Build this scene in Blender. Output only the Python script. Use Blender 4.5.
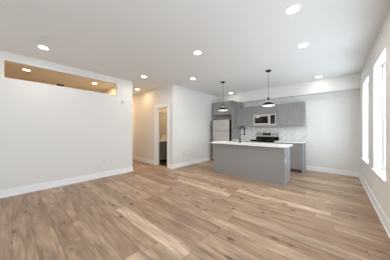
import bpy, bmesh, math, random
from mathutils import Vector, Matrix
random.seed(4)
S = bpy.context.scene
COL = S.collection
for o in list(bpy.data.objects): bpy.data.objects.remove(o)

# ------------------------------------------------------------------ camera, world, lights, exposure
YAW = math.radians(41.2)
cam = bpy.data.cameras.new('camera'); co = bpy.data.objects.new('camera', cam); COL.objects.link(co)
cam.sensor_width = 36.0; cam.lens = 160.0 / 390.0 * 36.0; cam.clip_start = 0.02
co.location = (0, 0, 1.26); co.rotation_euler = (math.radians(90), 0, YAW)
S.camera = co
S.view_settings.view_transform = 'Standard'
S.view_settings.look = 'None'
S.view_settings.gamma = 1.0
S.view_settings.use_curve_mapping = False
S.view_settings.exposure = 0.17
S.cycles.use_denoising = True
S.cycles.max_bounces = 12
S.cycles.diffuse_bounces = 8
S.cycles.sample_clamp_indirect = 8.0

W = bpy.data.worlds.new('world'); S.world = W; W.use_nodes = True
bg = W.node_tree.nodes['Background']
bg.inputs[0].default_value = (0.86, 0.93, 1.0, 1); bg.inputs[1].default_value = 2.4

WINDOW_POWER = 14      # daylight entering by each window
BACK_POWER = 24        # daylight from the added windows behind the camera
DOWN_POWER = 5.2       # every recessed lamp
WARM_POWER = 20
FILL_SUN = 0.35
H = 2.74               # ceiling height
WX = 0.50              # window wall face
WIN = [(-1.11, -0.23), (0.33, 1.21), (1.77, 2.65), (3.21, 4.09), (4.65, 5.53)]  # first three are out of view, added for their daylight

def area(name, loc, rot, sx, sy, power, color, shape='RECTANGLE', spread=None):
    l = bpy.data.lights.new(name, 'AREA'); l.shape = shape; l.size = sx
    if shape in ('RECTANGLE', 'ELLIPSE'): l.size_y = sy
    l.energy = power; l.color = color
    if spread: l.spread = spread
    o = bpy.data.objects.new(name, l); o.location = loc; o.rotation_euler = rot; COL.objects.link(o)
    return o
DAY = (0.66, 0.84, 1.0)
for (a, b) in WIN:     # sky light entering by each window, hung outside the pane
    area('window_daylight', (WX + 0.22, (a + b) / 2, 1.475), (0, math.radians(90), 0), 1.72, 0.86, WINDOW_POWER * (1.25 if a > 3 else 1.0), DAY)
for x in (-3.4, -1.9, -0.4):  # lamps outside the added windows behind the camera
    area('window_daylight', (x, -3.35, 1.5), (math.radians(90), 0, 0), 1.0, 1.9, BACK_POWER / 3, (0.93, 0.95, 1.0))

# soft slanting sun lamp, added to brighten the back wall
sl = bpy.data.lights.new('slant_fill_sun', 'SUN'); sl.energy = FILL_SUN; sl.angle = math.radians(50); sl.color = (0.72, 0.86, 1.0)
so = bpy.data.objects.new('slant_fill_sun', sl); COL.objects.link(so); so.location = (4, -4, 4)
so.rotation_euler = Vector((-0.66, 0.75, -0.10)).to_track_quat('-Z', 'Y').to_euler()

# ------------------------------------------------------------------ materials
def srgb(r, g, b):
    f = lambda c: (c / 255 / 12.92) if c / 255 <= 0.04045 else ((c / 255 + 0.055) / 1.055) ** 2.4
    return (f(r), f(g), f(b), 1)
def mat(name, col, rough=0.5, metal=0.0, emit=None, es=0.0, bump=0.0, bscale=200, var=0.0, vscale=3, spec=None):
    m = bpy.data.materials.new(name); m.use_nodes = True
    nt = m.node_tree; b = nt.nodes['Principled BSDF']
    b.inputs['Base Color'].default_value = col; b.inputs['Roughness'].default_value = rough
    b.inputs['Metallic'].default_value = metal
    if spec is not None: b.inputs['Specular IOR Level'].default_value = spec
    if emit: b.inputs['Emission Color'].default_value = emit; b.inputs['Emission Strength'].default_value = es
    tc = nt.nodes.new('ShaderNodeTexCoord')
    n = nt.nodes.new('ShaderNodeTexNoise'); n.inputs['Scale'].default_value = vscale; n.inputs['Detail'].default_value = 4
    nt.links.new(tc.outputs['Object'], n.inputs['Vector'])
    mx = nt.nodes.new('ShaderNodeMix'); mx.data_type = 'RGBA'
    v = max(var, 0.01)
    mx.inputs['A'].default_value = tuple(c * (1 - v) for c in col[:3]) + (1,)
    mx.inputs['B'].default_value = tuple(min(1, c * (1 + v)) for c in col[:3]) + (1,)
    nt.links.new(n.outputs['Fac'], mx.inputs['Factor']); nt.links.new(mx.outputs['Result'], b.inputs['Base Color'])
    if bump:
        n2 = nt.nodes.new('ShaderNodeTexNoise'); n2.inputs['Scale'].default_value = bscale
        bp = nt.nodes.new('ShaderNodeBump'); bp.inputs['Strength'].default_value = bump; bp.inputs['Distance'].default_value = 0.002
        nt.links.new(tc.outputs['Object'], n2.inputs['Vector']); nt.links.new(n2.outputs['Fac'], bp.inputs['Height'])
        nt.links.new(bp.outputs['Normal'], b.inputs['Normal'])
    return m
M = {}
M['wall'] = mat('wall_paint', srgb(224, 223, 220), 0.85, bump=0.08, bscale=260)
M['ceil'] = mat('ceiling_paint', srgb(231, 232, 231), 0.9, bump=0.08, bscale=200)
M['trim'] = mat('trim_paint', srgb(238, 240, 241), 0.4)
M['cab'] = mat('grey_cabinet_paint', srgb(145, 143, 141), 0.45)
M['cabin'] = mat('cabinet_inside', srgb(120, 110, 100), 0.6)
M['kick'] = mat('toe_kick_paint', srgb(100, 102, 105), 0.6)
M['quartz'] = mat('white_quartz', srgb(240, 240, 240), 0.2, var=0.03, vscale=25)
M['steel'] = mat('brushed_steel', srgb(186, 180, 172), 0.32, 0.9, var=0.03, vscale=60)
M['fridge'] = mat('fridge_steel', srgb(198, 192, 185), 0.42, 0.55, var=0.02, vscale=40)
M['nickel'] = mat('nickel', srgb(190, 188, 184), 0.3, 1.0)
M['black'] = mat('black_metal', srgb(12, 12, 12), 0.6, spec=0.25)
M['blackglass'] = mat('black_glass', srgb(12, 12, 13), 0.08)
M['grey_rubber'] = mat('dark_seal', srgb(45, 45, 47), 0.6)
M['brass'] = mat('brass', srgb(222, 200, 165), 0.3, 1.0)
M['plastic'] = mat('white_plastic', srgb(219, 219, 218), 0.35)
M['slot'] = mat('dark_slot', srgb(70, 70, 70), 0.6)
M['lens'] = mat('lamp_lens', srgb(255, 250, 240), 0.5, emit=(1, 0.95, 0.86, 1), es=9)
M['lens_warm'] = mat('lamp_lens_warm', srgb(255, 240, 210), 0.5, emit=(1, 0.88, 0.68, 1), es=9)
M['opal'] = mat('pendant_opal', srgb(250, 250, 245), 0.4, emit=(1, 0.96, 0.9, 1), es=0.45)
M['vanity'] = mat('dark_vanity', srgb(112, 106, 100), 0.5)
M['mirror'] = mat('mirror_silver', srgb(235, 235, 235), 0.03, 1.0)
M['display'] = mat('display_glass', srgb(20, 24, 26), 0.15)

def glass_mat():
    m = bpy.data.materials.new('window_glass'); m.use_nodes = True
    nt = m.node_tree; nt.nodes.clear()
    out = nt.nodes.new('ShaderNodeOutputMaterial'); t = nt.nodes.new('ShaderNodeBsdfTransparent')
    g = nt.nodes.new('ShaderNodeBsdfGlossy'); g.inputs['Roughness'].default_value = 0.02
    f = nt.nodes.new('ShaderNodeFresnel'); f.inputs['IOR'].default_value = 1.35
    mx = nt.nodes.new('ShaderNodeMixShader')
    ge = nt.nodes.new('ShaderNodeNewGeometry'); iv = nt.nodes.new('ShaderNodeMath'); iv.operation = 'SUBTRACT'; iv.inputs[0].default_value = 1.0
    nt.links.new(ge.outputs['Backfacing'], iv.inputs[1])
    ml = nt.nodes.new('ShaderNodeMath'); ml.operation = 'MULTIPLY'; nt.links.new(iv.outputs[0], ml.inputs[0]); nt.links.new(f.outputs[0], ml.inputs[1])
    nt.links.new(ml.outputs[0], mx.inputs[0]); nt.links.new(t.outputs[0], mx.inputs[1]); nt.links.new(g.outputs[0], mx.inputs[2])
    nt.links.new(mx.outputs[0], out.inputs[0])
    return m
M['glass'] = glass_mat()

def floor_mat():
    m = bpy.data.materials.new('oak_plank_floor'); m.use_nodes = True
    nt = m.node_tree; N = nt.nodes; L = nt.links
    b = N['Principled BSDF']; b.inputs['Roughness'].default_value = 0.42; b.inputs['Specular IOR Level'].default_value = 0.4
    tc = N.new('ShaderNodeTexCoord'); sp = N.new('ShaderNodeSeparateXYZ'); L.new(tc.outputs['Object'], sp.inputs[0])
    def math_(op, a, b_=None, c=None):
        n = N.new('ShaderNodeMath'); n.operation = op
        for i, v in enumerate((a, b_, c)):
            if v is None: continue
            if isinstance(v, (int, float)): n.inputs[i].default_value = v
            else: L.new(v, n.inputs[i])
        return n.outputs[0]
    PW, PL = 0.178, 1.5
    yr = math_('DIVIDE', sp.outputs['Y'], PW); row = math_('FLOOR', yr)
    wn = N.new('ShaderNodeTexWhiteNoise'); wn.noise_dimensions = '1D'; L.new(row, wn.inputs['W'])
    xo = math_('MULTIPLY_ADD', wn.outputs['Value'], 7.3, math_('DIVIDE', sp.outputs['X'], PL))
    colm = math_('FLOOR', xo)
    cv = N.new('ShaderNodeCombineXYZ'); L.new(row, cv.inputs[0]); L.new(colm, cv.inputs[1])
    w2 = N.new('ShaderNodeTexWhiteNoise'); w2.noise_dimensions = '2D'; L.new(cv.outputs[0], w2.inputs['Vector'])
    ramp = N.new('ShaderNodeValToRGB'); L.new(w2.outputs['Value'], ramp.inputs[0])
    e = ramp.color_ramp.elements
    e[0].position = 0; e[0].color = srgb(154, 125, 102)
    e[1].position = 1; e[1].color = srgb(204, 178, 154)
    for p, c in ((0.3, (165, 136, 112)), (0.6, (172, 144, 120)), (0.88, (180, 153, 128))):
        k = e.new(p); k.color = srgb(*c)
    # grain, drawn out along the plank and different in each plank
    gv = N.new('ShaderNodeCombineXYZ')
    L.new(math_('MULTIPLY_ADD', w2.outputs['Value'], 37.0, math_('MULTIPLY', sp.outputs['X'], 1.6)), gv.inputs[0])
    L.new(math_('MULTIPLY', sp.outputs['Y'], 11.0), gv.inputs[1])
    g = N.new('ShaderNodeTexNoise'); g.inputs['Scale'].default_value = 1.0; g.inputs['Detail'].default_value = 6; g.inputs['Distortion'].default_value = 0.6
    L.new(gv.outputs[0], g.inputs['Vector'])
    gr = N.new('ShaderNodeMapRange'); L.new(g.outputs['Fac'], gr.inputs[0])
    gr.inputs[1].default_value = 0.3; gr.inputs[2].default_value = 0.7; gr.inputs[3].default_value = 0.68; gr.inputs[4].default_value = 1.22
    # broad patches and knots
    kv = N.new('ShaderNodeCombineXYZ')
    L.new(math_('MULTIPLY_ADD', w2.outputs['Value'], 11.0, math_('MULTIPLY', sp.outputs['X'], 2.6)), kv.inputs[0])
    L.new(math_('MULTIPLY', sp.outputs['Y'], 5.6), kv.inputs[1])
    vo = N.new('ShaderNodeTexVoronoi'); vo.inputs['Scale'].default_value = 1.0; L.new(kv.outputs[0], vo.inputs['Vector'])
    kr = N.new('ShaderNodeMapRange'); L.new(vo.outputs['Distance'], kr.inputs[0])
    kr.inputs[1].default_value = 0.05; kr.inputs[2].default_value = 0.19; kr.inputs[3].default_value = 0.28; kr.inputs[4].default_value = 1.0
    # plank seams
    fy = math_('FRACT', yr); fx = math_('FRACT', xo)
    sy = math_('MINIMUM', fy, math_('SUBTRACT', 1.0, fy)); sx = math_('MINIMUM', fx, math_('SUBTRACT', 1.0, fx))
    seam = math_('MINIMUM', math_('MULTIPLY', sy, PW), math_('MULTIPLY', sx, PL))
    sr = N.new('ShaderNodeMapRange'); L.new(seam, sr.inputs[0])
    sr.inputs[1].default_value = 0.0; sr.inputs[2].default_value = 0.006; sr.inputs[3].default_value = 0.5; sr.inputs[4].default_value = 1.0
    g2v = N.new('ShaderNodeCombineXYZ')
    L.new(math_('MULTIPLY_ADD', w2.outputs['Value'], 91.0, math_('MULTIPLY', sp.outputs['X'], 3.5)), g2v.inputs[0])
    L.new(math_('MULTIPLY', sp.outputs['Y'], 34.0), g2v.inputs[1])
    g2 = N.new('ShaderNodeTexNoise'); g2.inputs['Scale'].default_value = 1.0; g2.inputs['Detail'].default_value = 5; L.new(g2v.outputs[0], g2.inputs['Vector'])
    g2r = N.new('ShaderNodeMapRange'); L.new(g2.outputs['Fac'], g2r.inputs[0])
    g2r.inputs[1].default_value = 0.32; g2r.inputs[2].default_value = 0.62; g2r.inputs[3].default_value = 0.72; g2r.inputs[4].default_value = 1.12
    k = math_('MULTIPLY', math_('MULTIPLY', math_('MULTIPLY', gr.outputs[0], g2r.outputs[0]), kr.outputs[0]), sr.outputs[0])
    sc = N.new('ShaderNodeVectorMath'); sc.operation = 'SCALE'; L.new(ramp.outputs[0], sc.inputs[0]); L.new(k, sc.inputs['Scale'])
    L.new(sc.outputs[0], b.inputs['Base Color'])
    bp = N.new('ShaderNodeBump'); bp.inputs['Strength'].default_value = 0.25; bp.inputs['Distance'].default_value = 0.002
    L.new(k, bp.inputs['Height']); L.new(bp.outputs[0], b.inputs['Normal'])
    return m
M['floor'] = floor_mat()

def splash_mat():
    m = bpy.data.materials.new('marble_tile'); m.use_nodes = True
    nt = m.node_tree; N = nt.nodes; L = nt.links; b = N['Principled BSDF']; b.inputs['Roughness'].default_value = 0.25
    tc = N.new('ShaderNodeTexCoord'); mp = N.new('ShaderNodeMapping'); mp.inputs['Rotation'].default_value = (math.radians(90), 0, 0)
    L.new(tc.outputs['Object'], mp.inputs[0])
    m2 = N.new('ShaderNodeMapping'); m2.inputs['Rotation'].default_value = (0, 0, math.radians(45)); L.new(mp.outputs[0], m2.inputs[0])
    br = N.new('ShaderNodeTexBrick'); L.new(m2.outputs[0], br.inputs['Vector'])
    br.inputs['Scale'].default_value = 1; br.inputs['Brick Width'].default_value = 0.28; br.inputs['Row Height'].default_value = 0.14
    br.inputs['Mortar Size'].default_value = 0.003
    br.inputs['Color1'].default_value = srgb(226, 225, 223); br.inputs['Color2'].default_value = srgb(220, 219, 217); br.inputs['Mortar'].default_value = srgb(160, 159, 157)
    n = N.new('ShaderNodeTexNoise'); n.inputs['Scale'].default_value = 7; n.inputs['Detail'].default_value = 8; n.inputs['Distortion'].default_value = 2.5
    L.new(tc.outputs['Object'], n.inputs['Vector'])
    r = N.new('ShaderNodeMapRange'); L.new(n.outputs['Fac'], r.inputs[0]); r.inputs[1].default_value = .35; r.inputs[2].default_value = .55; r.inputs[3].default_value = .88; r.inputs[4].default_value = 1.0
    s = N.new('ShaderNodeVectorMath'); s.operation = 'SCALE'; L.new(br.outputs['Color'], s.inputs[0]); L.new(r.outputs[0], s.inputs['Scale'])
    L.new(s.outputs[0], b.inputs['Base Color'])
    return m
M['splash'] = splash_mat()
def tile_mat():
    m = bpy.data.materials.new('dark_floor_tile'); m.use_nodes = True
    nt = m.node_tree; N = nt.nodes; b = N['Principled BSDF']; b.inputs['Roughness'].default_value = 0.4
    tc = N.new('ShaderNodeTexCoord'); br = N.new('ShaderNodeTexBrick'); nt.links.new(tc.outputs['Object'], br.inputs[0])
    br.inputs['Scale'].default_value = 1; br.inputs['Brick Width'].default_value = .3; br.inputs['Row Height'].default_value = .3; br.offset = 0
    br.inputs['Mortar Size'].default_value = .004
    br.inputs['Color1'].default_value = srgb(48, 42, 38); br.inputs['Color2'].default_value = srgb(62, 54, 48); br.inputs['Mortar'].default_value = srgb(90, 84, 78)
    nt.links.new(br.outputs[0], b.inputs['Base Color'])
    return m
M['tile'] = tile_mat()

# ------------------------------------------------------------------ mesh helpers
class MB:
    """collects shapes given in world coordinates; build() links them as one mesh object"""
    def __init__(s): s.bm = bmesh.new()
    def box(s, x0, x1, y0, y1, z0, z1, bev=0.0):
        g = bmesh.ops.create_cube(s.bm, size=1.0)['verts']
        for v in g:
            v.co = Vector(((x0 + x1) / 2 + v.co.x * (x1 - x0), (y0 + y1) / 2 + v.co.y * (y1 - y0), (z0 + z1) / 2 + v.co.z * (z1 - z0)))
        if bev:
            ed = list({e for v in g for e in v.link_edges})
            bmesh.ops.bevel(s.bm, geom=ed, offset=bev, segments=2, profile=0.6, affect='EDGES')
        return s
    def lathe(s, pts, c, n=32, axis='Z'):
        rings = []
        for (r, h) in pts:
            ring = []
            for i in range(n):
                a = 2 * math.pi * i / n
                p = Vector((r * math.cos(a), r * math.sin(a), h))
                if axis == 'X': p = Vector((p.z, p.x, p.y))
                if axis == 'Y': p = Vector((p.x, p.z, p.y))
                ring.append(s.bm.verts.new(p + Vector(c)))
            rings.append(ring)
        for a, b in zip(rings, rings[1:]):
            for i in range(n):
                j = (i + 1) % n
                s.bm.faces.new((a[i], a[j], b[j], b[i]))
        for r_, q in ((pts[0][0], rings[0]), (pts[-1][0], rings[-1])):
            if r_ > 1e-4: s.bm.faces.new(q)
        return s
    def tube(s, pts, r, n=12):
        pts = [Vector(p) for p in pts]; rings = []
        up = None
        for i, p in enumerate(pts):
            t = (pts[min(i + 1, len(pts) - 1)] - pts[max(i - 1, 0)]).normalized()
            if up is None: up = t.orthogonal().normalized()
            up = (up - t * up.dot(t)).normalized(); sd = t.cross(up)
            rings.append([s.bm.verts.new(p + (up * math.cos(2 * math.pi * k / n) + sd * math.sin(2 * math.pi * k / n)) * r) for k in range(n)])
        for a, b in zip(rings, rings[1:]):
            for i in range(n):
                j = (i + 1) % n
                s.bm.faces.new((a[i], a[j], b[j], b[i]))
        s.bm.faces.new(rings[0]); s.bm.faces.new(rings[-1])
        return s
    def build(s, name, m, parent=None, smooth=False, label=None):
        bmesh.ops.recalc_face_normals(s.bm, faces=s.bm.faces)
        me = bpy.data.meshes.new(name)
        off = Vector((0, 0, 0)); p = parent
        while p is not None: off += p.location; p = p.parent
        if parent is None and m is not M['floor']:
            pass
        for v in s.bm.verts: v.co -= off
        s.bm.to_mesh(me); s.bm.free()
        me.materials.append(M[m] if isinstance(m, str) else m)
        if smooth:
            me.polygons.foreach_set('use_smooth', [True] * len(me.polygons))
            try: me.set_sharp_from_angle(angle=math.radians(35))
            except Exception: pass
        o = bpy.data.objects.new(name, me); COL.objects.link(o)
        if parent: o.parent = parent
        if label: o['label'] = label
        return o
def thing(name, label, cat, loc, group=None):
    o = bpy.data.objects.new(name, None); o.empty_display_size = 0.1; o.location = loc; COL.objects.link(o)
    o['label'] = label; o['category'] = cat
    if group: o['group'] = group
    return o
def tag(o, label, cat, group=None):
    o['label'] = label; o['category'] = cat
    if group: o['group'] = group
    return o
def struct(o): o['kind'] = 'structure'; return o
def sbox(name, boxes, m, bev=0.0):
    b = MB()
    for t in boxes: b.box(*t, bev=bev)
    return struct(b.build(name, m))
def dup(root, loc, label=None):
    r = root.copy(); COL.objects.link(r); r.location = loc
    if label: r['label'] = label
    for ch in list(root.children):
        c = ch.copy(); COL.objects.link(c); c.parent = r
        for g in ch.children:
            d = g.copy(); COL.objects.link(d); d.parent = c
    return r

# ------------------------------------------------------------------ the room
YB = -3.0
sbox('floor', [(-8.1, 0.68, YB - 0.12, 6.24, -0.1, 0.0)], 'floor')
sbox('floor_bathroom', [(-5.60, -4.08, 3.54, 5.2, 0.0, 0.006)], 'tile')
sbox('ceiling', [(-8.1, 0.68, YB - 0.12, 6.24, H, H + 0.1)], 'ceil')
LX = -4.66
OY0, OY1, OZ0, OZ1 = -0.10, 1.97, 2.25, 2.575
sbox('wall_left', [(LX - 0.12, LX, YB, OY0, 0, H), (LX - 0.12, LX, OY1, 2.42, 0, H),
                   (LX - 0.12, LX, OY0, OY1, 0, OZ0), (LX - 0.12, LX, OY0, OY1, OZ1, H)], 'wall')
sbox('wall_hall_south', [(-8.0, LX - 0.12, 2.30, 2.42, 0, H)], 'wall')
sbox('wall_hall_end', [(-8.1, -8.0, YB, 3.54, 0, H)], 'wall')
DX0, DX1, DZ = -4.86, -4.22, 2.045
EX0, EX1 = -7.25, -6.46
sbox('wall_hall_north', [(-8.0, EX0, 3.42, 3.54, 0, H), (EX0, EX1, 3.42, 3.54, DZ, H), (EX1, DX0, 3.42, 3.54, 0, H),
                         (DX0, DX1, 3.42, 3.54, DZ, H), (DX1, -3.96, 3.42, 3.54, 0, H)], 'wall')
sbox('wall_kitchen_left', [(-4.08, -3.96, 3.54, 6.12, 0, H)], 'wall')
sbox('wall_back', [(-4.08, 0.68, 6.12, 6.24, 0, H)], 'wall')
sbox('wall_bathroom', [(-5.72, -5.60, 3.54, 5.32, 0, H), (-5.60, -4.08, 5.2, 5.32, 0, H)], 'wall')
ZS, ZT = 0.60, 2.35
rb = []; yp = YB
for (a, b) in WIN:
    rb += [(WX, 0.68, yp, a, 0, H), (WX, 0.68, a, b, 0, ZS - 0.02), (WX, 0.68, a, b, ZT, H)]; yp = b
rb.append((WX, 0.68, yp, 6.12, 0, H))
sbox('wall_right', rb, 'wall')
fb = []; xp = -8.0
FW = [(-3.9, -2.9), (-2.4, -1.4), (-0.9, 0.1)]  # unseen windows behind the camera, added to let in light
for (a, b) in FW:
    fb += [(xp, a, YB - 0.12, YB, 0, H), (a, b, YB - 0.12, YB, 0, ZS), (a, b, YB - 0.12, YB, ZT, H)]; xp = b
fb.append((xp, 0.68, YB - 0.12, YB, 0, H))
sbox('wall_front', fb, 'wall')
# dropped soffit over the kitchen wall
sbox('trim_soffit', [(-2.95, WX, 5.93, 6.12, 2.35, H)], 'wall')

def base(name, segs):
    """segs: (x0,x1,y0,y1) footprint of a board; shoe moulding grows on the room side (dx, dy)"""
    b = MB()
    for (x0, x1, y0, y1, dx, dy) in segs:
        b.box(x0, x1, y0, y1, 0, 0.125, bev=0.002)
        if dx: b.box(min(x0, x0 if dx > 0 else x0 + 0.006), max(x1, x1) - (0.006 if dx > 0 else 0), y0, y1, 0.125, 0.14, bev=0.002)
        else: b.box(x0, x1, y0 + (0.006 if dy < 0 else 0), y1 - (0.006 if dy > 0 else 0), 0.125, 0.14, bev=0.002)
        if dx > 0: b.box(x1, x1 + 0.012, y0, y1, 0, 0.022, bev=0.004)
        if dx < 0: b.box(x0 - 0.012, x0, y0, y1, 0, 0.022, bev=0.004)
        if dy > 0: b.box(x0, x1, y1, y1 + 0.012, 0, 0.022, bev=0.004)
        if dy < 0: b.box(x0, x1, y0 - 0.012, y0, 0, 0.022, bev=0.004)
    return struct(b.build(name, 'trim'))
t = 0.015
base('baseboard_left', [(LX, LX + t, YB, 2.42 + t, 1, 0)])
base('baseboard_hall_south', [(-8.0, LX, 2.42, 2.42 + t, 0, 1)])
base('baseboard_hall_north', [(-8.0, EX0 - 0.09, 3.42 - t, 3.42, 0, -1), (EX1 + 0.09, DX0 - 0.1, 3.42 - t, 3.42, 0, -1), (DX1 + 0.1, -3.96 + t, 3.42 - t, 3.42, 0, -1)])
base('baseboard_kitchen_left', [(-3.96, -3.96 + t, 3.42, 5.48, 1, 0)])
base('baseboard_back', [(-0.68, WX - t, 6.12 - t, 6.12, 0, -1)])
base('baseboard_right', [(WX - t, WX, YB, 6.12, -1, 0)])
base('baseboard_front', [(LX + t, WX - t, YB, YB + t, 0, 1)])

# doors in the hallway
def casing(name, x0, x1, w):
    b = MB(); y = 3.42
    b.box(x0 - w, x0, y - 0.018, y, 0, DZ + w, bev=0.003)
    b.box(x1, x1 + w, y - 0.018, y, 0, DZ + w, bev=0.003)
    b.box(x0, x1, y - 0.018, y, DZ, DZ + w, bev=0.003)
    b.box(x0, x0 + 0.018, y, y + 0.12, 0, DZ); b.box(x1 - 0.018, x1, y, y + 0.12, 0, DZ); b.box(x0 + 0.018, x1 - 0.018, y, y + 0.12, DZ - 0.018, DZ)
    b.box(x0 + 0.018, x0 + 0.03, y + 0.06, y + 0.075, 0, DZ - 0.018); b.box(x1 - 0.03, x1 - 0.018, y + 0.06, y + 0.075, 0, DZ - 0.018)
    return b.build(name, 'trim', None)
def door_leaf(b, x0, x1, y0, y1, z0, z1):
    b.box(x0, x1, y0, y1, z0, z1)
    return b
c1 = struct(casing('door_1', DX0, DX1, 0.09))
MB().box(DX0 + 0.018, DX0 + 0.021, 3.45, 3.475, 0.92, 0.98).build('strike_plate', 'nickel', c1)
lf = MB(); lf.box(-4.275, -4.24, 3.56, 4.15, 0.012, DZ - 0.02, bev=0.002)
for z0, z1 in ((0.2, 0.95), (1.1, 1.9)): lf.box(-4.281, -4.275, 3.66, 4.05, z0, z1, bev=0.004)
lf = lf.build('door_leaf', 'trim', c1)
MB().lathe([(0.0, 0), (0.012, 0.0), (0.012, 0.03), (0.027, 0.04), (0.027, 0.06), (0.0, 0.068)], (-4.24, 4.09, 0.95), 20, 'X').build('door_knob', 'nickel', lf, True)
c2 = struct(casing('door_2', EX0, EX1, 0.09))
l2 = MB(); l2.box(EX0 + 0.02, EX1 - 0.02, 3.50, 3.535, 0.01, DZ - 0.02, bev=0.002)
for z0, z1 in ((0.2, 0.95), (1.1, 1.9)): l2.box(EX0 + 0.13, EX1 - 0.13, 3.494, 3.50, z0, z1, bev=0.004)
l2 = l2.build('door_leaf', 'trim', c2)
MB().lathe([(0.0, 0), (0.012, 0.0), (0.012, -0.03), (0.027, -0.04), (0.027, -0.06), (0.0, -0.068)], (EX0 + 0.09, 3.50, 0.95), 20, 'Y').build('door_knob', 'nickel', l2, True)

# windows
def ring(b, ya, yb, za, zb, x0, x1, w, bev=0.0):
    b.box(x0, x1, ya, ya + w, za, zb, bev); b.box(x0, x1, yb - w, yb, za, zb, bev)
    b.box(x0, x1, ya + w, yb - w, za, za + w, bev); b.box(x0, x1, ya + w, yb - w, zb - w, zb, bev)
def window(i, a, b):
    w = bpy.data.objects.new('window_%d' % i, None); w.location = (WX, (a + b) / 2, ZS); COL.objects.link(w); w['kind'] = 'structure'
    f = MB(); ring(f, a, b, ZS, ZT, 0.60, 0.67, 0.035); f.build('window_frame', 'trim', w)
    mid = (ZS + ZT) / 2
    for (x0, x1, z0, z1) in ((0.612, 0.635, ZS + 0.035, mid + 0.02), (0.638, 0.66, mid - 0.02, ZT - 0.035)):
        s = MB(); ring(s, a + 0.035, b - 0.035, z0, z1, x0, x1, 0.04); s = s.build('sash', 'trim', w)
        MB().box((x0 + x1) / 2 - 0.002, (x0 + x1) / 2 + 0.002, a + 0.075, b - 0.075, z0 + 0.04, z1 - 0.04).build('pane', 'glass', s)
    MB().box(WX - 0.03, 0.60, a + 0.001, b - 0.001, ZS - 0.02, ZS, bev=0.003).box(WX - 0.03, WX, a - 0.04, b + 0.04, ZS - 0.0205, ZS + 0.0005, bev=0.003).build('sill', 'trim', w)
    j = MB()   # white painted reveal
    j.box(WX - 0.001, 0.60, a, a + 0.006, ZS, ZT); j.box(WX - 0.001, 0.60, b - 0.006, b, ZS, ZT); j.box(WX - 0.001, 0.60, a + 0.006, b - 0.006, ZT - 0.006, ZT)
    j.build('window_reveal', 'trim', w)
for i, (a, b) in enumerate(reversed(WIN)): window(i + 1, a, b)
for i, (a, b) in enumerate(FW):  # units for the added windows behind the camera
    w = bpy.data.objects.new('window_%d' % (i + 6), None); w.location = ((a + b) / 2, YB - 0.12, ZS); COL.objects.link(w); w['kind'] = 'structure'
    f = MB()
    for (x0, x1, z0, z1) in ((a, a + .05, ZS, ZT), (b - .05, b, ZS, ZT), (a + .05, b - .05, ZS, ZS + .05), (a + .05, b - .05, ZT - .05, ZT), (a + .05, b - .05, 1.45, 1.5)):
        f.box(x0, x1, YB - 0.11, YB - 0.05, z0, z1)
    f.build('window_frame', 'trim', w)
    MB().box(a + .05, b - .05, YB - 0.082, YB - 0.078, ZS + .05, ZT - .05).build('pane', 'glass', w)

# ------------------------------------------------------------------ kitchen cabinets
def shaker(b, x0, x1, z0, z1, yf, rail=0.065):
    """door facing -y with its face at yf"""
    b.box(x0, x0 + rail, yf, yf + 0.02, z0, z1, bev=0.0015); b.box(x1 - rail, x1, yf, yf + 0.02, z0, z1, bev=0.0015)
    b.box(x0 + rail, x1 - rail, yf, yf + 0.02, z0, z0 + rail, bev=0.0015); b.box(x0 + rail, x1 - rail, yf, yf + 0.02, z1 - rail, z1, bev=0.0015)
    b.box(x0 + rail, x1 - rail, yf + 0.014, yf + 0.02, z0 + rail, z1 - rail)
def handle(parent, x, yf, z, L=0.11, vertical=True):
    b = MB()
    if vertical:
        b.tube([(x, yf - 0.028, z - L / 2), (x, yf - 0.028, z + L / 2)], 0.005)
        for s in (-1, 1): b.tube([(x, yf, z + s * L * .38), (x, yf - 0.028, z + s * L * .38)], 0.004)
    else:
        b.tube([(x - L / 2, yf - 0.028, z), (x + L / 2, yf - 0.028, z)], 0.005)
        for s in (-1, 1): b.tube([(x + s * L * .38, yf, z), (x + s * L * .38, yf - 0.028, z)], 0.004)
    return b.build('handle', 'nickel', parent, True)
UY = 5.79
def upper(name, label, x0, x1, z0, z1, yf=UY, ndoor=2, hz='low'):
    r = thing(name, label, 'cabinet', ((x0 + x1) / 2, 6.12, z0))
    MB().box(x0, x1, yf + 0.021, 6.118, z0, z1).build('body', 'cab', r)
    w = (x1 - x0) / ndoor
    for k in range(ndoor):
        a, c = x0 + k * w + 0.0035, x0 + (k + 1) * w - 0.0035
        d = MB(); shaker(d, a, c, z0 + 0.003, z1 - 0.003, yf, 0.065 if z1 - z0 > .4 else 0.045); d = d.build('door', 'cab', r)
        hx = c - 0.03 if k == 0 else a + 0.03
        handle(d, hx, yf, z0 + (0.11 if z1 - z0 > .4 else 0.075), 0.11 if z1 - z0 > .4 else 0.08)
    return r
upper('wall_cabinet', 'grey double-door upper cabinet between the fridge panel and the microwave', -2.948, -2.222, 1.38, 2.12)
upper('wall_cabinet', 'short grey upper cabinet directly above the microwave', -2.22, -1.462, 1.826, 2.12)
upper('wall_cabinet', 'grey double-door upper cabinet right of the microwave, nearest the window wall', -1.46, -0.70, 1.38, 2.12)
upper('wall_cabinet', 'grey cabinet mounted high above the refrigerator', -3.90, -3.004, 1.86, 2.40, 5.58)
tag(MB().box(-2.948, -2.78, 5.80, 6.118, 2.125, 2.348, bev=0.002).build('filler_box', 'cab'), 'small grey filler box on top of the upper cabinets beside the tall fridge panel', 'filler box')
tag(MB().box(-3.0, -2.951, 5.55, 6.118, 0, 2.40, bev=0.002).build('tall_end_panel', 'cab'), 'tall grey panel standing right of the refrigerator up to the ceiling', 'panel')

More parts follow.
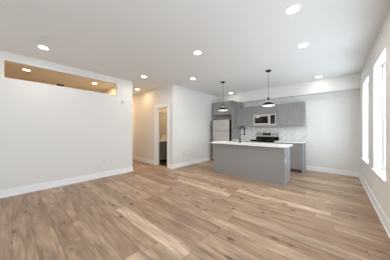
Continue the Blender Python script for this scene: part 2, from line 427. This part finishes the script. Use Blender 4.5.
BY = 5.50
def basecab(label, x0, x1, drawer=True, endpanel=False):
    r = thing('base_cabinet', label, 'cabinet', ((x0 + x1) / 2, 5.8, 0))
    MB().box(x0, x1, BY + 0.021, 6.118, 0.10, 0.868).build('body', 'cab', r)
    MB().box(x0, x1, BY + 0.08, 6.118, 0.0, 0.10).build('toe_kick', 'kick', r)
    xr = x1 - (0.02 if endpanel else 0)
    if endpanel: MB().box(x1 - 0.019, x1 + 0.0, BY - 0.0, BY + 0.0205, 0.10, 0.868).box(x1, x1 + 0.018, BY, 6.118, 0, 0.868).build('end_panel', 'cab', r)
    n = 2 if x1 - x0 > .5 else 1; w = (xr - x0) / n
    for k in range(n):
        a, c = x0 + k * w + 0.0035, x0 + (k + 1) * w - 0.0035
        d = MB(); shaker(d, a, c, 0.105, 0.685, BY); d = d.build('door', 'cab', r)
        handle(d, c - 0.03 if k == 0 else a + 0.03, BY, 0.60)
        d = MB(); shaker(d, a, c, 0.695, 0.862, BY, 0.035); d = d.build('drawer', 'cab', r)
        handle(d, (a + c) / 2, BY, 0.78, 0.12, False)
    return r
basecab('grey base cabinet with drawers right of the range', -1.458, -0.72, endpanel=True)
basecab('grey base cabinet between the refrigerator panel and the range', -2.948, -2.224)
tag(MB().box(-1.458, -0.685, BY - 0.03, 6.118, 0.87, 0.90, bev=0.003).build('countertop', 'quartz'), 'white worktop on the base cabinet right of the range', 'countertop')
tag(MB().box(-2.948, -2.224, BY - 0.03, 6.118, 0.87, 0.90, bev=0.003).build('countertop', 'quartz'), 'white worktop left of the range, beside the refrigerator panel', 'countertop')
sp_ = MB().box(-2.948, -0.66, 6.106, 6.12, 0.902, 1.378).build('trim_backsplash', 'splash'); struct(sp_)

# range
RX0, RX1 = -2.22, -1.462
r = thing('range', 'stainless steel range with black cooktop against the marble backsplash', 'stove', ((RX0 + RX1) / 2, 5.8, 0))
MB().box(RX0, RX1, 5.49, 6.10, 0.03, 0.905, bev=0.004).box(RX0 + .04, RX1 - .04, 5.55, 6.05, 0.0, 0.03).build('body', 'black', r)
MB().box(RX0, RX1, 5.45, 6.02, 0.905, 0.922, bev=0.004).build('cooktop', 'blackglass', r)
for (bx, by, br) in ((-2.04, 5.62, .10), (-1.65, 5.62, .085), (-2.04, 5.88, .075), (-1.65, 5.88, .10)):
    MB().lathe([(br, 0), (br, 0.0015), (br - .006, 0.0015), (br - .006, 0)], (bx, by, 0.922)).build('burner_ring', 'slot', r)
g = MB(); g.box(RX0, RX1, 6.02, 6.10, 0.905, 1.02, bev=0.003).build('guard_base', 'black', r)
g = MB().box(RX0, RX1, 6.00, 6.10, 1.02, 1.20, bev=0.008).build('backguard', 'steel', r)
MB().box(-1.98, -1.70, 5.992, 6.0, 1.065, 1.155, bev=0.002).build('display', 'display', g)
for kx in (-2.15, -2.06, -1.62, -1.53):
    MB().lathe([(0.022, 0), (0.022, -0.006), (0.017, -0.01), (0.016, -0.028), (0.0, -0.03)], (kx, 6.0, 1.11), 20, 'Y').build('knob', 'black', g, True)
d = MB().box(RX0 + .004, RX1 - .004, 5.46, 5.489, 0.24, 0.86, bev=0.004).build('oven_door', 'steel', r)
MB().box(RX0 + .12, RX1 - .12, 5.456, 5.46, 0.36, 0.68).build('oven_window', 'blackglass', d)
MB().tube([(RX0 + .05, 5.41, 0.80), (RX1 - .05, 5.41, 0.80)], 0.012).tube([(RX0 + .09, 5.46, .80), (RX0 + .09, 5.41, .80)], .008).tube([(RX1 - .09, 5.46, .80), (RX1 - .09, 5.41, .80)], .008).build('handle', 'steel', d, True)
MB().box(RX0 + .004, RX1 - .004, 5.46, 5.489, 0.05, 0.23, bev=0.004).build('drawer', 'steel', r)

# microwave
r = thing('microwave', 'stainless microwave mounted over the range under a short cabinet', 'microwave', ((RX0 + RX1) / 2, 6.12, 1.40))
MB().box(RX0 + .002, RX1 - .002, 5.76, 6.118, 1.402, 1.823, bev=0.003).build('body', 'steel', r)
MX = RX1 - .20
d = MB(); d.box(RX0 + .004, MX, 5.735, 5.759, 1.425, 1.80, bev=0.004); d = d.build('door', 'steel', r)
MB().box(RX0 + .05, MX - .055, 5.731, 5.735, 1.49, 1.735, bev=0.001).build('door_window', 'blackglass', d)
MB().tube([(MX - .025, 5.705, 1.47), (MX - .025, 5.705, 1.76)], .009).tube([(MX - .025, 5.735, 1.49), (MX - .025, 5.705, 1.49)], .006).tube([(MX - .025, 5.735, 1.74), (MX - .025, 5.705, 1.74)], .006).build('handle', 'steel', d, True)
c = MB().box(MX + .004, RX1 - .004, 5.735, 5.759, 1.425, 1.80, bev=0.004).build('control_panel', 'steel', r)
MB().box(MX + .025, RX1 - .03, 5.731, 5.735, 1.465, 1.76).build('keypad', 'blackglass', c)
v = MB()
for k in range(16): v.box(RX0 + .03 + k * .044, RX0 + .06 + k * .044, 5.755, 5.76, 1.806, 1.814)
v.build('vent_slots', 'slot', r)

# refrigerator
FX0, FX1 = -3.77, -3.03
r = thing('refrigerator', 'stainless top-freezer refrigerator with black side beside the tall grey panel', 'refrigerator', ((FX0 + FX1) / 2, 5.8, 0))
MB().box(FX0, FX1, 5.47, 6.10, 0.03, 1.66, bev=0.006).box(FX0 + .05, FX1 - .05, 5.5, 6.05, 0, .03).build('body', 'black', r)
for nm, z0, z1, ha, hb in (('freezer_door', 1.235, 1.66, 1.25, 1.52), ('fridge_door', 0.06, 1.22, 0.75, 1.20)):
    d = MB().box(FX0, FX1, 5.405, 5.463, z0, z1, bev=0.010).build(nm, 'fridge', r)
    hx = FX0 + .045
    MB().tube([(hx, 5.37, ha), (hx, 5.37, hb)], .010).tube([(hx, 5.405, ha + .02), (hx, 5.37, ha + .02)], .008).tube([(hx, 5.405, hb - .02), (hx, 5.37, hb - .02)], .008).build('handle', 'steel', d, True)

# ------------------------------------------------------------------ island
IX0, IX1, IY0, IY1 = -2.76, -0.85, 4.02, 4.60
r = thing('kitchen_island', 'grey kitchen island with plain front under a white quartz top', 'kitchen island', ((IX0 + IX1) / 2, 4.3, 0))
MB().box(IX0 + .02, IX1 - .02, IY0 + .006, IY0 + .02, 0, 0.8665).build('front_panel', 'cab', r)
MB().box(IX0, IX0 + .02, IY0, IY1, 0, 0.8665, bev=0.0015).build('end_panel', 'cab', r)
e = MB().box(IX1 - .02, IX1, IY0 + .0, IY1, 0, 0.8665, bev=0.0015).box(IX1 - .075, IX1 - .0201, IY0, IY0 + .0059, 0, 0.8665, bev=0.001).build('end_panel', 'cab', r)
MB().box(IX0 + .02, IX1 - .02, IY0 + .02, IY1 - .021, 0.10, 0.12).build('cabinet_floor', 'cabin', r)
MB().box(IX0 + .02, IX1 - .02, IY1 - .09, IY1 - .075, 0, 0.10).build('toe_kick', 'kick', r)
n = 4; w = (IX1 - IX0 - .04) / n
for k in range(n):
    a = IX0 + .02 + k * w
    b = MB(); b.box(a + .002, a + w - .002, IY1 - .02, IY1, 0.105, 0.85, bev=.0015)
    d = b.build('door', 'cab', r)
    MB().tube([(a + w / 2 - .06, IY1 + .028, .79), (a + w / 2 + .06, IY1 + .028, .79)], .005).tube([(a + w / 2 - .045, IY1, .79), (a + w / 2 - .045, IY1 + .028, .79)], .004).tube([(a + w / 2 + .045, IY1, .79), (a + w / 2 + .045, IY1 + .028, .79)], .004).build('handle', 'nickel', d, True)
CX0, CX1, CY0, CY1 = IX0 - .06, IX1 + .05, IY0 - .09, IY1 + .05
SX0, SX1, SY0, SY1 = -2.0, -1.4, 4.12, 4.46
b = MB()
b.box(CX0, SX0, CY0, CY1, .867, .90); b.box(SX1, CX1, CY0, CY1, .867, .90)
b.box(SX0, SX1, CY0, SY0, .867, .90); b.box(SX0, SX1, SY1, CY1, .867, .90)
bmesh.ops.remove_doubles(b.bm, verts=b.bm.verts, dist=1e-5)
tag(b.build('island_countertop', 'quartz'), 'white quartz countertop lying on the grey island', 'countertop')
b = MB()
b.box(SX0 - .01, SX0, SY0 - .01, SY1 + .01, .66, .8665); b.box(SX1, SX1 + .01, SY0 - .01, SY1 + .01, .66, .8665)
b.box(SX0, SX1, SY0 - .01, SY0, .66, .8665); b.box(SX0, SX1, SY1, SY1 + .01, .66, .8665); b.box(SX0, SX1, SY0, SY1, .655, .665)
sk = b.build('sink', 'steel'); tag(sk, 'stainless sink basin set into the white island countertop', 'sink')
MB().lathe([(.0, 0), (.04, 0), (.04, .004), (.0, .004)], ((SX0 + SX1) / 2, 4.3, .665)).build('drain', 'nickel', sk)
# faucet
fx, fy = -2.04, 4.28
r = thing('faucet', 'tall black spring-neck faucet standing on the island countertop', 'faucet', (fx, fy, 0.90))
MB().lathe([(.027, 0), (.027, .008), (.019, .012), (.019, .10), (.014, .11), (.012, .30), (.010, .30)], (fx, fy, .90), 24).build('base', 'black', r, True)
arc = [(fx, fy, 1.19)]
for i in range(17):
    a = math.pi * i / 16
    arc.append((fx + .065 - .065 * math.cos(a), fy, 1.285 + .075 * math.sin(a)))
arc += [(fx + .13, fy, 1.24)]
MB().tube(arc, .011).build('neck', 'black', r, True)
coil = []
for i in range(24 * 14 + 1):
    u = i / (24 * 14); k = u * (len(arc) - 1); j = min(int(k), len(arc) - 2); p = Vector(arc[j]).lerp(Vector(arc[j + 1]), k - j)
    tt = (Vector(arc[j + 1]) - Vector(arc[j])).normalized(); sd = Vector((0, 1, 0)); nn = tt.cross(sd)
    a = 2 * math.pi * i / 14
    coil.append(p + (sd * math.cos(a) + nn * math.sin(a)) * .017)
MB().tube(coil, .003, 6).build('spring', 'black', r, True)
MB().lathe([(.012, 0), (.015, -.02), (.016, -.09), (.021, -.11), (.021, -.125), (.0, -.126)], (fx + .13, fy, 1.24), 20).build('spray_head', 'black', r, True)
MB().tube([(fx, fy, 1.13), (fx + .13, fy, 1.13)], .005).build('holder_arm', 'black', r, True)
MB().tube([(fx, fy - .018, .97), (fx, fy - .06, .985), (fx, fy - .085, 1.02)], .006).build('lever', 'black', r, True)

# pendants
def pendant(label, x, y):
    r = thing('pendant_lamp', label, 'pendant lamp', (x, y, H), 'pendant lamps over the island')
    MB().lathe([(.0, 0), (.062, 0), (.062, -.018), (.055, -.026), (.0, -.028)], (x, y, H)).build('canopy', 'black', r, True)
    MB().tube([(x, y, H - .028), (x, y, 2.06)], .0035, 8).build('cord', 'black', r, True)
    MB().lathe([(.0, 0.065), (.014, .065), (.018, .055), (.02, .03), (.024, .0), (.0, 0)], (x, y, 2.005), 20).build('cap', 'black', r, True)
    MB().lathe([(.024, 0.0), (.03, -.005), (.03, -.05), (.036, -.06), (.0, -.06)], (x, y, 2.005), 20).build('socket', 'brass', r, True)
    MB().lathe([(.036, .083), (.05, .078), (.10, .055), (.145, .025), (.168, .0), (.165, .0), (.142, .021), (.098, .050), (.05, .073), (.036, .078)], (x, y, 1.87), 40).build('shade', 'black', r, True)
    bu = MB().lathe([(.0, -.03), (.05, -.028), (.10, -.021), (.14, -.009), (.155, .004), (.15, .010), (.11, .022), (.0, .03)], (x, y, 1.87), 40).build('diffuser', 'opal', r, True)
    area('pendant_light', (x, y, 1.83), (0, 0, 0), .2, .2, 5, (1, .93, .82), 'DISK').parent = r
    return r
def fix_light(r):
    for c in r.children:
        if c.type == 'LIGHT': c.location = (0, 0, 1.825 - H)
p1 = pendant('black dome pendant over the island\'s left end, in front of the refrigerator', -2.60, 4.28); fix_light(p1)
p2 = pendant('black dome pendant over the island\'s middle, in front of the microwave', -1.25, 4.20); fix_light(p2)

# ------------------------------------------------------------------ recessed lights
def downlight(label, x, y, warm=False, power=None, cat='ceiling light', group='recessed ceiling lights', z=H):
    r = thing('recessed_light', label, cat, (x, y, z), group)
    MB().lathe([(.066, 0), (.066, -.004), (.084, -.007), (.090, -.004), (.092, 0)], (x, y, z), 32).build('trim_ring', 'trim', r, True)
    MB().lathe([(.0, 0), (.066, 0), (.066, -.0035), (.0, -.0035)], (x, y, z), 32).build('lens', 'lens_warm' if warm else 'lens', r)
    l = area('recessed_glow', (0, 0, -.012), (0, 0, 0), .13, .13, power or (WARM_POWER if warm else DOWN_POWER), (1, .66, .33) if warm else (1, .92, .82), 'DISK')
    l.parent = r
    return r
downlight('recessed light in the main ceiling nearest the left wall\'s high opening', -3.94, .37)
downlight('recessed light at the top right, the nearest and largest in view', -.39, 2.27)
downlight('recessed light right of centre, behind the nearest top right one', -.42, 3.35)
downlight('recessed light in the middle of the ceiling, left of the pendants', -1.98, 2.34)
downlight('recessed light above the hallway mouth at the main ceiling\'s edge', -3.99, 2.41)
downlight('recessed light in front of the white partition left of the kitchen', -3.08, 3.43)
downlight('recessed light near the soffit at the right, beside the window wall', -.34, 5.61, power=1.8)
downlight('recessed light above the cabinet over the refrigerator', -3.15, 5.79, power=1.3)
downlight('warm recessed light inside the hallway', -5.42, 3.0, True, 4.5)
downlight('unseen warm recessed light added at the far end of the hallway', -7.0, 2.95, True, 12)  # added behind the left wall to spread the hallway's warm light
downlight('warm recessed light behind the left end of the high wall opening', -5.72, .23, True)
downlight('warm recessed light behind the right end of the high wall opening', -5.74, 1.72, True)
downlight('unseen warm recessed light added over the bathroom vanity', -4.7, 4.2, True, 10)  # added out of view to light the bathroom
MBc = MB().lathe([(.0, 0), (.055, 0), (.055, -.006), (.045, -.010), (.0, -.012)], (-3.455, .363, H), 28).build('ceiling_cover', 'plastic', None, True)
tag(MBc, 'small round white cover plate on the ceiling beside the left recessed light', 'ceiling cover')

# ------------------------------------------------------------------ plates on the walls
def plate(name, label, cat, c, w, h, axis, kind):
    """axis 'x': wall facing +x, 'y': wall facing -y"""
    r = thing(name, label, cat, c)
    def bx(u0, u1, z0, z1, d0, d1, bev=0):
        x, y, z = c
        if axis == 'x': return MB().box(x + d0, x + d1, y + u0, y + u1, z + z0, z + z1, bev)
        return MB().box(x + u0, x + u1, y - d1, y - d0, z + z0, z + z1, bev)
    bx(-w / 2, w / 2, -h / 2, h / 2, 0, .006, .002).build('cover_plate', 'plastic', r)
    if kind == 'outlet':
        for z in (-.022, .022):
            s = bx(-.017, .017, z - .014, z + .014, .006, .009, .001).build('socket', 'plastic', r)
            bx(-.008, -.005, z - .006, z + .006, .009, .0095).build('slot', 'slot', s); bx(.005, .008, z - .006, z + .006, .009, .0095).build('slot', 'slot', s)
    else:
        n = kind
        for k in range(n):
            u = (k - (n - 1) / 2) * .046
            bx(u - .016, u + .016, -.033, .033, .006, .010, .002).build('rocker', 'plastic', r)
    return r
plate('switch_plate', 'white triple light switch plate at the left wall\'s hallway end', 'light switch', (LX, 2.18, 1.21), .165, .115, 'x', 3)
plate('outlet', 'white outlet low on the left wall near the hallway', 'outlet', (LX, 1.635, .42), .07, .115, 'x', 'outlet')
plate('outlet', 'white outlet low on the partition between doorway and kitchen', 'outlet', (-3.96, 3.94, .43), .07, .115, 'x', 'outlet')
plate('switch_plate', 'white light switch on the partition corner beside the bathroom doorway', 'light switch', (-3.96, 3.58, 1.22), .07, .115, 'x', 1)
plate('outlet', 'white outlet on the grey island\'s right end panel', 'outlet', (IX1, 4.11, .56), .07, .115, 'x', 'outlet')
plate('outlet', 'white outlet on the marble backsplash right of the range', 'outlet', (-.96, 6.106, 1.17), .07, .115, 'y', 'outlet')
r = thing('door_chime', 'small white chime box high on the left wall near the hallway', 'door chime', (LX, 2.11, 2.07))
MB().box(LX, LX + .03, 2.075, 2.145, 2.02, 2.12, .004).build('housing', 'plastic', r)
v = MB()
for k in range(4): v.box(LX + .03, LX + .0305, 2.085, 2.135, 2.04 + k * .016, 2.045 + k * .016)
v.build('grille', 'slot', r)
r = thing('wall_fixture', 'small black box fixture on the sill of the high wall opening', 'fixture', (LX - .03, .72, OZ0))
MB().box(LX - .06, LX - .005, .655, .785, OZ0, OZ0 + .042, .004).build('housing', 'black', r)
MB().lathe([(.012, 0), (.012, .01), (.0, .012)], (LX - .03, .70, OZ0 + .042), 16).build('button', 'grey_rubber', r)

# ------------------------------------------------------------------ bathroom
VX = -5.0
r = thing('bathroom_vanity', 'dark grey vanity with white top seen through the open bathroom doorway', 'vanity', (-5.3, 4.1, 0))
MB().box(-5.58, VX - .021, 3.60, 4.60, .10, .82).build('body', 'vanity', r)
MB().box(-5.58, VX - .08, 3.60, 4.60, .006, .10).build('toe_kick', 'black', r)
def xshaker(b, y0, y1, z0, z1, xf, rail=.045):
    b.box(xf - .02, xf, y0, y0 + rail, z0, z1); b.box(xf - .02, xf, y1 - rail, y1, z0, z1)
    b.box(xf - .02, xf, y0 + rail, y1 - rail, z0, z0 + rail); b.box(xf - .02, xf, y0 + rail, y1 - rail, z1 - rail, z1)
    b.box(xf - .02, xf - .010, y0 + rail, y1 - rail, z0 + rail, z1 - rail)
for k in range(2):
    y0 = 3.603 + k * .5; y1 = y0 + .494
    b = MB(); xshaker(b, y0, y1, .11, .60, VX); d = b.build('door', 'vanity', r)
    MB().tube([(VX + .025, (y1 - .03) if k == 0 else y0 + .03, .45), (VX + .025, (y1 - .03) if k == 0 else y0 + .03, .56)], .005).build('handle', 'black', d, True)
    b = MB(); xshaker(b, y0, y1, .62, .81, VX, .035); d = b.build('drawer', 'vanity', r)
    MB().tube([(VX + .025, y0 + .19, .715), (VX + .025, y0 + .31, .715)], .005).build('handle', 'black', d, True)
MB().box(-5.59, VX + .015, 3.59, 4.61, .82, .85, .003).build('vanity_top', 'quartz', r)
MB().lathe([(.16, 0), (.17, .004), (.17, .012), (.15, .012), (.12, .004), (.0, .003)], (-5.30, 4.1, .85), 28).build('basin', 'quartz', r, True)
MB().tube([(-5.52, 4.1, .85), (-5.52, 4.1, 1.0), (-5.49, 4.1, 1.03), (-5.43, 4.1, 1.03), (-5.40, 4.1, 1.0)], .011).build('tap', 'black', r, True)
r = thing('wall_mirror', 'black framed mirror on the bathroom wall over the vanity', 'mirror', (-5.60, 4.3, 1.5))
b = MB(); b.box(-5.598, -5.57, 3.96, 3.99, 1.1, 2.0); b.box(-5.598, -5.57, 4.61, 4.64, 1.1, 2.0); b.box(-5.598, -5.57, 3.99, 4.61, 1.1, 1.108); b.box(-5.598, -5.57, 3.99, 4.61, 1.985, 2.0)
b.build('frame', 'black', r)
MB().box(-5.598, -5.582, 3.99, 4.61, 1.108, 1.985).build('glass', 'mirror', r)
